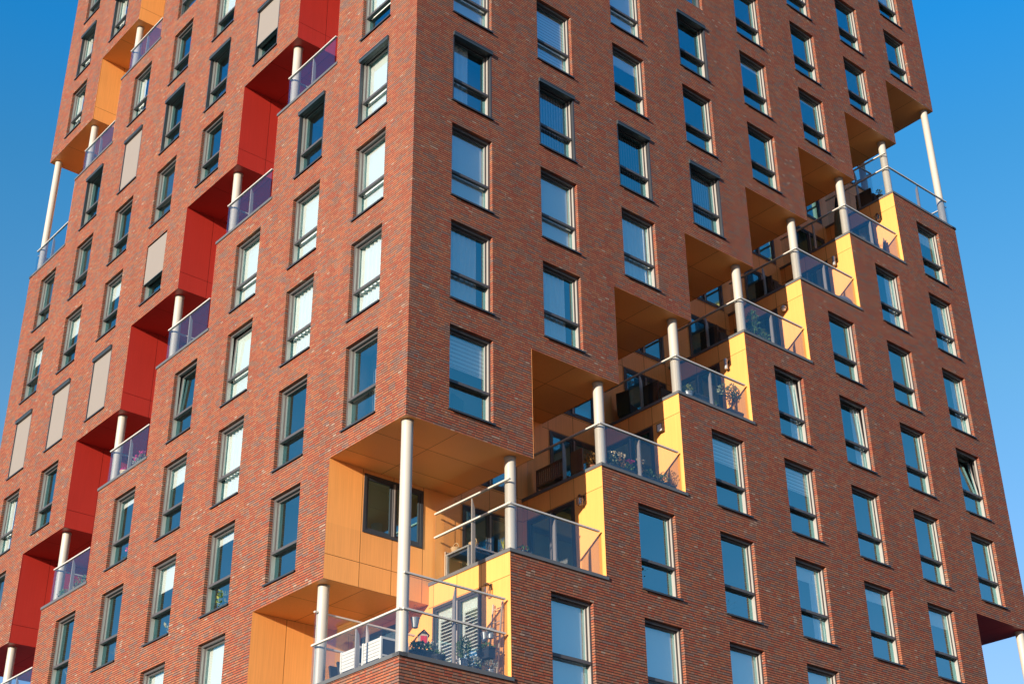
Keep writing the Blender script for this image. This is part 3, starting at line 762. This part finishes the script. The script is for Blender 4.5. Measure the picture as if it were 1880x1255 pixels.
# --- wall lamps (local x out of the wall is -x)
def wall_lamp(kind, label, k):
    x = L_(k)-.016; z = P_(k-1, 0)+2.12
    t = thing('wall_lamp', label, 'wall lamp', (x, .68, z), 0)
    m = MB()
    if kind == 'cage':
        m.box(-.02, 0, -.05, .05, .06, .2, 'bronze'); m.tube((-.02, 0, .17), (-.12, 0, .17), .012, 'bronze'); m.build('bracket', t)
        m = MB(); m.lathe([(.05, 0), (.085, .04), (.09, .17), (.05, .24), (.03, .25)], 'lampglass', (-.12, 0, -.09), 14); m.build('glass', t)
        m = MB()
        for a in range(6):
            q = a*math.pi/3; pr_ = [(.055, -.09), (.093, -.05), (.098, .08), (.055, .16)]
            for (r0, z0), (r1, z1) in zip(pr_, pr_[1:]):
                m.tube((-.12+r0*math.cos(q), r0*math.sin(q), z0), (-.12+r1*math.cos(q), r1*math.sin(q), z1), .005, 'bronze', n=5)
        m.lathe([(.055, -.105), (.06, -.09)], 'bronze', (-.12, 0, 0), 12); m.lathe([(.07, .15), (.05, .19), (.015, .2)], 'bronze', (-.12, 0, 0), 12); m.build('cage', t)
    elif kind == 'square':
        m.box(-.03, 0, -.08, .08, -.12, .10, 'bronze'); m.build('bracket', t)
        m = MB(); m.box(-.11, -.03, -.10, -.085, -.13, .11, 'slate'); m.box(-.11, -.03, .085, .10, -.13, .11, 'slate'); m.box(-.11, -.03, -.085, .085, .095, .11, 'slate'); m.box(-.11, -.03, -.085, .085, -.13, -.115, 'slate'); m.build('housing', t)
        m = MB(); m.box(-.10, -.035, -.084, .084, -.114, .094, 'opal'); m.build('glass', t)
    elif kind == 'tube':
        m.box(-.02, 0, -.05, .05, .02, .12, 'bronze'); m.box(-.09, -.02, -.02, .02, .05, .08, 'bronze'); m.build('bracket', t)
        m = MB(); m.lathe([(.045, -.2), (.05, -.19), (.05, .04), (.06, .05), (.06, .13), (.05, .14)], 'zinc', (-.12, 0, 0), 16); m.build('housing', t)
        m = MB(); m.box(-.055, -.02, -.035, .035, -.21, -.13, 'slate'); m.build('sensor', t)
    elif kind == 'globe':
        m.box(-.02, 0, -.045, .045, 0, .16, 'bronze'); m.tube((-.02, 0, .14), (-.12, 0, .14), .012, 'bronze'); m.tube((-.12, 0, .14), (-.12, 0, .09), .014, 'bronze'); m.build('bracket', t)
        m = MB(); m.lathe([(.03, .09), (.085, .05), (.10, -.01), (.095, -.02)], 'zinc', (-.12, 0, 0), 18); m.build('shade', t)
        m = MB(); m.lathe([(.01, -.10), (.055, -.085), (.075, -.04), (.06, 0), (.02, .01)], 'opal', (-.12, 0, 0), 16); m.build('globe', t)
    return t
wall_lamp('cage', 'caged glass wall lantern above the shuttered balcony door', 1)
wall_lamp('cage', 'dark caged wall lantern above the second orange balcony from the corner', 2)
wall_lamp('square', 'square framed wall lamp with a white glass face', 3)
wall_lamp('tube', 'tubular steel wall lamp above the olive tree', 4)
wall_lamp('globe', 'wall lamp with a white globe under a metal shade', 5)
wall_lamp('tube', 'tubular steel wall lamp above the grey bean bag', 6)
wall_lamp('cage', 'small caged wall lantern above the driftwood', 7)
# --- second balcony: table with baskets, folded chair
t = thing('garden_table', 'dark framed garden table carrying two wicker baskets', 'table', (3.95, 2.5, Z1))
m = MB(); m.box(-.48, .48, -.46, .46, .80, .84, 'zinc'); m.box(-.42, .42, -.40, .40, .74, .80, 'slate'); m.build('tabletop', t)
for x in (-.47, .41):
    for y in (-.45, .39):
        m = MB(); m.box(x, x+.06, y, y+.06, 0, .80, 'zinc'); m.build('leg', t)
m = MB(); m.box(-.42, .42, -.40, .40, .2, .23, 'slate'); m.build('shelf', t)
def basket(label, loc):
    t = thing('basket', label, 'basket', loc); m = MB(); m.lathe([(.09, 0), (.125, .1), (.13, .11), (.115, .11), (.08, .02)], 'wicker', n=16); m.build('body', t)
    m = MB(); pts = [(0, .12*math.cos(a), .1+.14*math.sin(a)) for a in [math.pi*i/9 for i in range(10)]]
    for a, b in zip(pts, pts[1:]): m.tube(a, b, .011, 'wicker', n=6)
    m.build('handle', t)
basket('wicker basket at the left edge of the garden table', (3.57, 2.68, Z1+.84))
basket('wicker basket behind the glass post on the garden table', (3.7, 2.14, Z1+.84))
t = thing('folding_chair', 'folded wooden chair leaning left of the garden table', 'chair', (3.5, 2.99, Z1))
for x in (-.02, .06):
    m = MB(); m.box(x, x+.035, -.02, .02, 0, .93, 'palewood'); m.build('leg', t)
m = MB(); m.box(-.02, .08, -.045, -.022, .45, .9, 'teak'); m.build('seat', t)
f = MB(); blades(f, (0, 0, .2), 26, .32, .16, 'leaf_yellow', .01)
plant('potted_plant', 'small spiky green plant left of the column with two rails', 'potted plant', (3.32, .56, Z1), round_pot(.1, .2, 'slate'), f)
f = MB(); leaves(f, (0, 0, .26), (.12, .1, .07), 70, .05, 'leaf', .4)
plant('potted_plant', 'low dark green plant right of the column with two rails', 'potted plant', (3.72, .32, Z1), round_pot(.1, .2, 'slate'), f)
# --- third balcony: bench, parasol pole, flowers
t = thing('garden_bench', 'reddish wooden slatted garden bench seen through dark glass', 'bench', (6.5, 2.38, Z2))
m = MB(); m.box(-.02, .02, -.55, .55, .86, .93, 'teak'); m.box(-.02, .02, -.55, .55, .42, .47, 'teak')
for i in range(14): m.box(-.012, .012, -.53+i*.08, -.53+i*.08+.045, .47, .86, 'teak')
m.build('backrest', t)
m = MB()
for i in range(5): m.box(.04+i*.085, .04+i*.085+.07, -.55, .55, .42, .445, 'teak')
m.build('seat', t)
for x in (-.02, .42):
    for y in (-.55, .5):
        m = MB(); m.box(x, x+.045, y, y+.05, 0, .42 if x > 0 else .9, 'teak'); m.build('leg', t)
t = thing('garden_chair', 'tall backed wooden chair beside the slatted garden bench', 'chair', (6.68, 1.52, Z2))
m = MB(); m.box(-.02, .02, -.22, .22, .45, 1.08, 'teak'); m.build('backrest', t)
m = MB(); m.box(0, .42, -.22, .22, .41, .45, 'teak'); m.build('seat', t)
for x in (-.02, .38):
    for y in (-.22, .18):
        m = MB(); m.box(x, x+.04, y, y+.04, 0, .41, 'teak'); m.build('leg', t)
def flowerbox(label, x, y, z, l, pots, seed=0, mat='slate'):
    f, fl = MB(), MB()
    for dx, leaf, hh, petal in pots:
        leaves(f, (dx, 0, .26+hh*.4), (.13, .1, hh*.55), 100, .055, leaf, .6)
        if petal:
            for q in range(5):
                leaves(fl, (dx+RN.uniform(-.12, .12), RN.uniform(-.08, .04), .3+hh*RN.uniform(.7, 1.05)), (.035, .035, .03), 22, .035, petal, .3, .5)
    plant('flower_box', label, 'flower box', (x, y, z), trough_mb(l, .2, .24, mat), f, flower=fl if fl.f else None)
flowerbox('flower box with pale seed heads and pink blooms left of the glass post', 7.05, .30, Z2, .9, [(-.3, 'leaf_olive', .3, 'cream'), (0, 'leaf_brown', .36, 'cream'), (.3, 'leaf', .25, 'pink')])
flowerbox('flower box of dry stems and green plants right of the glass post', 8.2, .30, Z2, 1.1, [(-.4, 'leaf_brown', .42, 'cream'), (-.1, 'leaf', .28, None), (.2, 'leaf_olive', .2, None), (.42, 'leaf', .34, None)])
f = MB(); st = MB(); stems(st, (0, 0, .22), 10, .5, .18); leaves(f, (0, 0, .55), (.2, .16, .2), 60, .05, 'leaf_brown', .4)
plant('potted_shrub', 'dry twiggy shrub at the right end of the flower boxes', 'potted plant', (8.92, .32, Z2), round_pot(.12, .24, 'slate'), f, stem=st)
f = MB(); leaves(f, (0, 0, .42), (.2, .22, .2), 260, .055, 'leaf_brown', .5)
plant('potted_shrub', 'brown autumn shrub left of the column by the wooden bench', 'potted plant', (6.42, .68, Z2), round_pot(.13, .25, 'terra'), f)
# --- fourth balcony: stacked chairs, olive tree
chair_parts = None
def stack_chair(loc, label, group):
    global chair_parts
    if chair_parts is None:
        d = []
        m = MB(); m.box(-.23, .23, -.22, .22, .43, .46, 'blackcloth'); d.append(('seat', m.mesh('seat')))
        m = MB(); m.box(-.23, -.20, -.22, .22, .46, .92, 'blackcloth'); m.xf(Matrix.Rotation(R(-6), 4, 'Y')); d.append(('backrest', m.mesh('backrest')))
        for x in (-.2, .2):
            for y in (-.2, .2):
                m = MB(); m.tube((x*1.12, y*1.08, 0), (x, y, .43), .012, 'chrome', n=8); d.append(('leg', m.mesh('leg')))
        chair_parts = d
    t = thing('stacking_chair', label, 'chair', loc, R(14), group)
    for nm, me in chair_parts: link(nm, me, t)
for i in range(6):
    stack_chair((9.85+.035*i, 2.62+.035*i, Z3+.075*i), 'black chair in the stack behind the glass above the flower boxes', 'stacked black chairs')
f = MB(); leaves(f, (0, 0, .42), (.13, .12, .12), 150, .06, 'leaf_yellow', .6)
plant('potted_plant', 'yellow green plant in a blue grey pot right of the column', 'potted plant', (9.84, .30, Z3), round_pot(.14, .32, 'zinc'), f)
m = trough_mb(.6, .24, .44, 'slate'); f = MB(); leaves(f, (0, 0, .45), (.24, .08, .03), 50, .04, 'leaf', .3)
plant('planter_box', 'empty looking dark planter box left of the glass post', 'planter', (10.42, .42, Z3), m, f)
f = MB(); leaves(f, (0, 0, .42), (.08, .08, .06), 60, .04, 'leaf', .5)
plant('potted_plant', 'small dark pot between the glass post and the olive tree', 'potted plant', (11.12, .4, Z3), round_pot(.09, .36, 'slate'), f)
f = MB(); st = MB(); st.tube((0, 0, .38), (.05, 0, .62), .022, 'bark', .016, n=7)
for a, b in (((.05, 0, .62), (-.22, .02, 1.02)), ((.05, 0, .62), (.1, 0, 1.1)), ((.05, 0, .62), (.3, -.03, .98)), ((.0, 0, .5), (-.12, .03, .8))): st.tube(a, b, .014, 'bark', .006, n=6)
for c, r, n in (((-.26, 0, 1.06), (.17, .14, .16), 150), ((.1, 0, 1.16), (.18, .15, .15), 170), ((.32, 0, 1.0), (.17, .14, .16), 150), ((.05, 0, .93), (.16, .12, .1), 80)): leaves(f, c, r, n, .075, 'leaf_olive', .3, .22)
plant('olive_tree', 'small olive tree in a square dark planter beside the sunlit wall', 'potted tree', (11.86, .5, Z3), trough_mb(.62, .4, .40, 'slate'), f, stem=st)
# --- fifth balcony
f = MB(); st = MB(); stems(st, (-.12, 0, .24), 9, .75, .16, 'leaf', .006)
leaves(f, (-.12, 0, .78), (.17, .14, .36), 260, .10, 'leaf', .3, .2); leaves(f, (.3, 0, .42), (.18, .13, .22), 140, .08, 'leaf', .3, .25)
plant('potted_plant', 'tall leafy green plant in a terracotta trough behind glass', 'potted plant', (13.18, .36, Z4), trough_mb(.55, .22, .24, 'terra'), f, stem=st)
def dark_seat(label, loc):
    t = thing('armchair', label, 'armchair', loc)
    m = MB(); m.box(-.3, .3, -.32, .32, .18, .42, 'blackcloth'); m.build('seat', t)
    m = MB(); m.box(-.36, -.3, -.34, .34, .18, .86, 'blackcloth'); m.build('backrest', t)
    for y in (-.4, .32):
        m = MB(); m.box(-.3, .32, y, y+.08, .1, .62, 'blackcloth'); m.build('armrest', t)
    m = MB(); m.box(-.3, .3, -.32, .32, 0, .1, 'slate'); m.build('base', t)
dark_seat('black armchair behind dark glass below the white venetian blind', (9.75, 1.35, Z3))
dark_seat('black armchair in the shade left of the tall leafy plant', (12.8, 1.6, Z4))
dark_seat('black armchair in the shade left of the grey bean bag', (15.85, 1.7, Z5))
dark_seat('black armchair on the topmost orange balcony, against the sky', (21.9, 1.4, Z7))
# --- sixth balcony: bean bag
t = thing('bean_bag', 'slumped grey bean bag by the sunlit yellow wall', 'bean bag', (17.9, .62, Z5))
m = MB(); m.lathe([(.30, 0), (.42, .08), (.45, .22), (.40, .40), (.30, .52), (.16, .60), (.05, .63)], 'greycloth', n=20); m.xf(Matrix.Shear('XY', 4, (.25, 0)) @ Matrix.Scale(1.1, 4, (1, 0, 0))); m.build('cushion', t, smooth=True)
m = MB(); m.tube((.14, 0, .61), (.20, 0, .69), .05, 'greycloth', .02, n=10); m.build('handle', t)
# --- seventh balcony: grasses, driftwood, closed parasol
for x, lb in ((19.5, 'tuft of grey green grass left of the glass post'), (20.25, 'tuft of grey green grass between the glass post and the driftwood')):
    f = MB(); blades(f, (0, 0, .2), 90, .34, .3, 'leaf_silver', .008)
    plant('ornamental_grass', lb, 'potted grass', (x, .32, Z6), round_pot(.14, .22, 'slate'), f)
t = thing('driftwood', 'upright piece of grey driftwood beside the sunlit yellow wall', 'driftwood', (20.95, .5, Z6))
m = MB(); m.tube((-.06, 0, 0), (.0, 0, .5), .10, 'bark', .085, n=9); m.tube((0, 0, .48), (.11, .02, 1.05), .085, 'bark', .05, n=9); m.tube((.11, .02, 1.04), (.09, .02, 1.18), .04, 'bark', .01, n=7); m.tube((.05, .0, .8), (.2, 0, 1.12), .05, 'bark', .02, n=7); m.build('stump', t)
t = thing('parasol', 'closed olive green parasol with a dark tip behind the column', 'parasol', (19.1, .92, Z6))
m = MB(); m.tube((0, 0, 0), (0, 0, 2.2), .022, 'slate', n=8); m.build('pole', t)
m = MB(); m.lathe([(.20, .55), (.22, .7), (.19, 1.1), (.15, 1.5), (.10, 1.75)], 'greencloth', n=14); m.build('canopy', t, smooth=False)
m = MB(); m.lathe([(.105, 1.75), (.08, 2.0), (.03, 2.25), (.01, 2.3)], 'blackcloth', n=12); m.build('cap', t)
f = MB(); leaves(f, (0, 0, .5), (.1, .1, .14), 90, .05, 'leaf', .6)
plant('potted_plant', 'small dark plant on the topmost orange balcony, against the sky', 'potted plant', (21.6, .75, Z7), round_pot(.12, .36, 'slate'), f)
# --- balconies of the red band on the left face
ZL = lambda m_: 11.83-3*m_-.03
def boxL(label, y, m_, l, pots, mat='slate'):
    f, fl = MB(), MB()
    for dx, leaf, hh, petal in pots:
        leaves(f, (dx, 0, .26+hh*.4), (.13, .1, hh*.55), 90, .055, leaf, .6)
        if petal:
            for q in range(5): leaves(fl, (dx+RN.uniform(-.12, .12), -.03, .3+hh*RN.uniform(.7, 1.05)), (.04, .04, .03), 22, .04, petal, .3, .5)
    plant('flower_box', label, 'flower box', (.32, y, ZL(m_)), trough_mb(l, .2, .24, mat), f, flower=fl if fl.f else None, rotz=R(-90))
boxL('flower box with bright pink blooms on a red balcony', 14.0, 4, .8, [(-.2, 'leaf_silver', .3, 'pink'), (.15, 'leaf', .3, 'pink')])
f = MB(); leaves(f, (0, 0, .36), (.15, .15, .08), 90, .05, 'pink', .3, .5)
plant('potted_plant', 'pale pot of pink flowers beside the column on a red balcony', 'potted plant', (.34, 14.95, ZL(4)), round_pot(.17, .34, 'cream'), f)
f = MB(); blades(f, (0, 0, .24), 34, .36, .34, 'cream', .02)
plant('potted_agave', 'pale spiky agave on the lowest fully visible red balcony', 'potted plant', (.36, 17.72, ZL(5)), round_pot(.15, .26, 'slate'), f)
boxL('flower box of low green plants left of the pale agave', 18.3, 5, .55, [(-.1, 'leaf', .25, None), (.12, 'leaf', .2, None)])
boxL('flower box of leafy green plants right of the pale agave', 17.0, 5, .8, [(-.2, 'leaf', .34, None), (.2, 'leaf', .3, None)])
# --- things on window sills indoors
def in_win(f, c, r, dx, dy=.48):
    k = c-1 if f == 'R' else 8-c
    return FM(f) @ Vector((win_u(f, k)+WW/2+dx, dy, SILL+3*r-.05))
def sill_plant(label, f, c, r, dx, mk, pot='opal', dy=.48):
    fo, fl = MB(), MB(); mk(fo, fl)
    plant('house_plant', label, 'house plant', in_win(f, c, r, dx, dy), round_pot(.09, .16, pot), fo, flower=fl if fl.f else None)
sill_plant('spiky house plant in a lower window pane of the dark face, fourth column', 'R', 4, -1, -.2, lambda a, b: blades(a, (0, 0, .14), 60, .5, .42, 'leaf', .012))
sill_plant('broad leaved house plant in a window of the third column from the corner', 'R', 3, -1, -.42, lambda a, b: leaves(a, (0, 0, .7), (.2, .2, .42), 60, .2, 'leaf', .3, .25))
sill_plant('bushy house plant in a window near the lower right corner', 'R', 7, -1, .1, lambda a, b: leaves(a, (0, 0, .32), (.22, .15, .18), 110, .09, 'leaf', .5, .3))
sill_plant('orchid with pink and white flowers in a window of the sunlit face', 'L', 5, 0, .15, lambda a, b: (leaves(a, (0, 0, .24), (.16, .12, .08), 50, .1, 'leaf', .4), leaves(b, (.05, 0, .52), (.2, .08, .14), 90, .06, 'pink', .3, .5), leaves(b, (.1, 0, .42), (.14, .08, .1), 60, .06, 'cream', .3, .5)), dy=.34)
sill_plant('tall yellow green house plant in a window of the sunlit face', 'L', 3, -1, -.18, lambda a, b: leaves(a, (0, 0, .45), (.16, .14, .26), 110, .09, 'leaf_yellow', .4, .3), dy=.34)
sill_plant('broad pale leaved house plant in a window low on the sunlit face', 'L', 4, -1, .2, lambda a, b: leaves(a, (0, 0, .35), (.2, .15, .15), 60, .12, 'leaf_silver', .4, .25), dy=.34)
sill_plant('drooping grassy house plant in a window beside a red balcony', 'L', 5, -1, .12, lambda a, b: blades(a, (0, 0, .15), 40, .5, .3, 'leaf_silver', .02), dy=.34)
sill_plant('arching grassy house plant in a window at the lower left', 'L', 6, -1, .15, lambda a, b: blades(a, (0, 0, .15), 40, .55, .3, 'leaf_silver', .02), dy=.34)
t = thing('vase', 'white ringed vase standing in a window of the sunlit face', 'vase', in_win('L', 4, 0, .22, .36))
m = MB(); m.lathe([(.07, 0), (.09, .12), (.05, .26), (.06, .28), (.04, .42), (.055, .44), (.04, .56), (.05, .58)], 'opal', n=16); m.build('body', t, smooth=True)
m = MB(); m.lathe([(.052, .0), (.052, .02)], 'redpaint', (0, 0, .42), 16); m.build('ring', t)
t = thing('table_lamp', 'chrome dome table lamp in the window nearest the corner column', 'table lamp', in_win('L', 1, 0, .1, .40))
m = MB(); m.lathe([(.10, 0), (.10, .02), (.02, .04), (.02, .2)], 'chrome', n=18); m.build('base', t)
m = MB(); m.lathe([(.19, .2), (.18, .28), (.12, .35), (.03, .38)], 'chrome', n=20); m.build('shade', t, smooth=True)
t = thing('office_chair', 'dark office chair in the lowest window right of the corner', 'chair', in_win('R', 1, 0, .05, .62), R(20))
m = MB(); m.box(-.24, .24, -.04, .04, .38, .80, 'blackcloth'); m.build('backrest', t)
m = MB(); m.box(-.25, .25, -.03, .24, .34, .42, 'blackcloth'); m.build('seat', t)
m = MB(); m.tube((0, .08, .02), (0, .08, .34), .03, 'slate', n=10); m.box(-.25, .25, .05, .11, 0, .04, 'slate'); m.box(-.03, .03, -.17, .24, .0, .04, 'slate'); m.build('base', t)
t = thing('ornament', 'small wooden animal ornament at the foot of a tilted window', 'ornament', in_win('L', 3, 1, -.42, .34))
m = MB(); m.tube((0, 0, .06), (.0, 0, .30), .028, 'wicker', .02, n=8); m.tube((0, 0, .3), (.05, 0, .38), .02, 'wicker', .012, n=7); m.box(-.04, .04, -.03, .03, .0, .08, 'wicker'); m.build('figure', t)
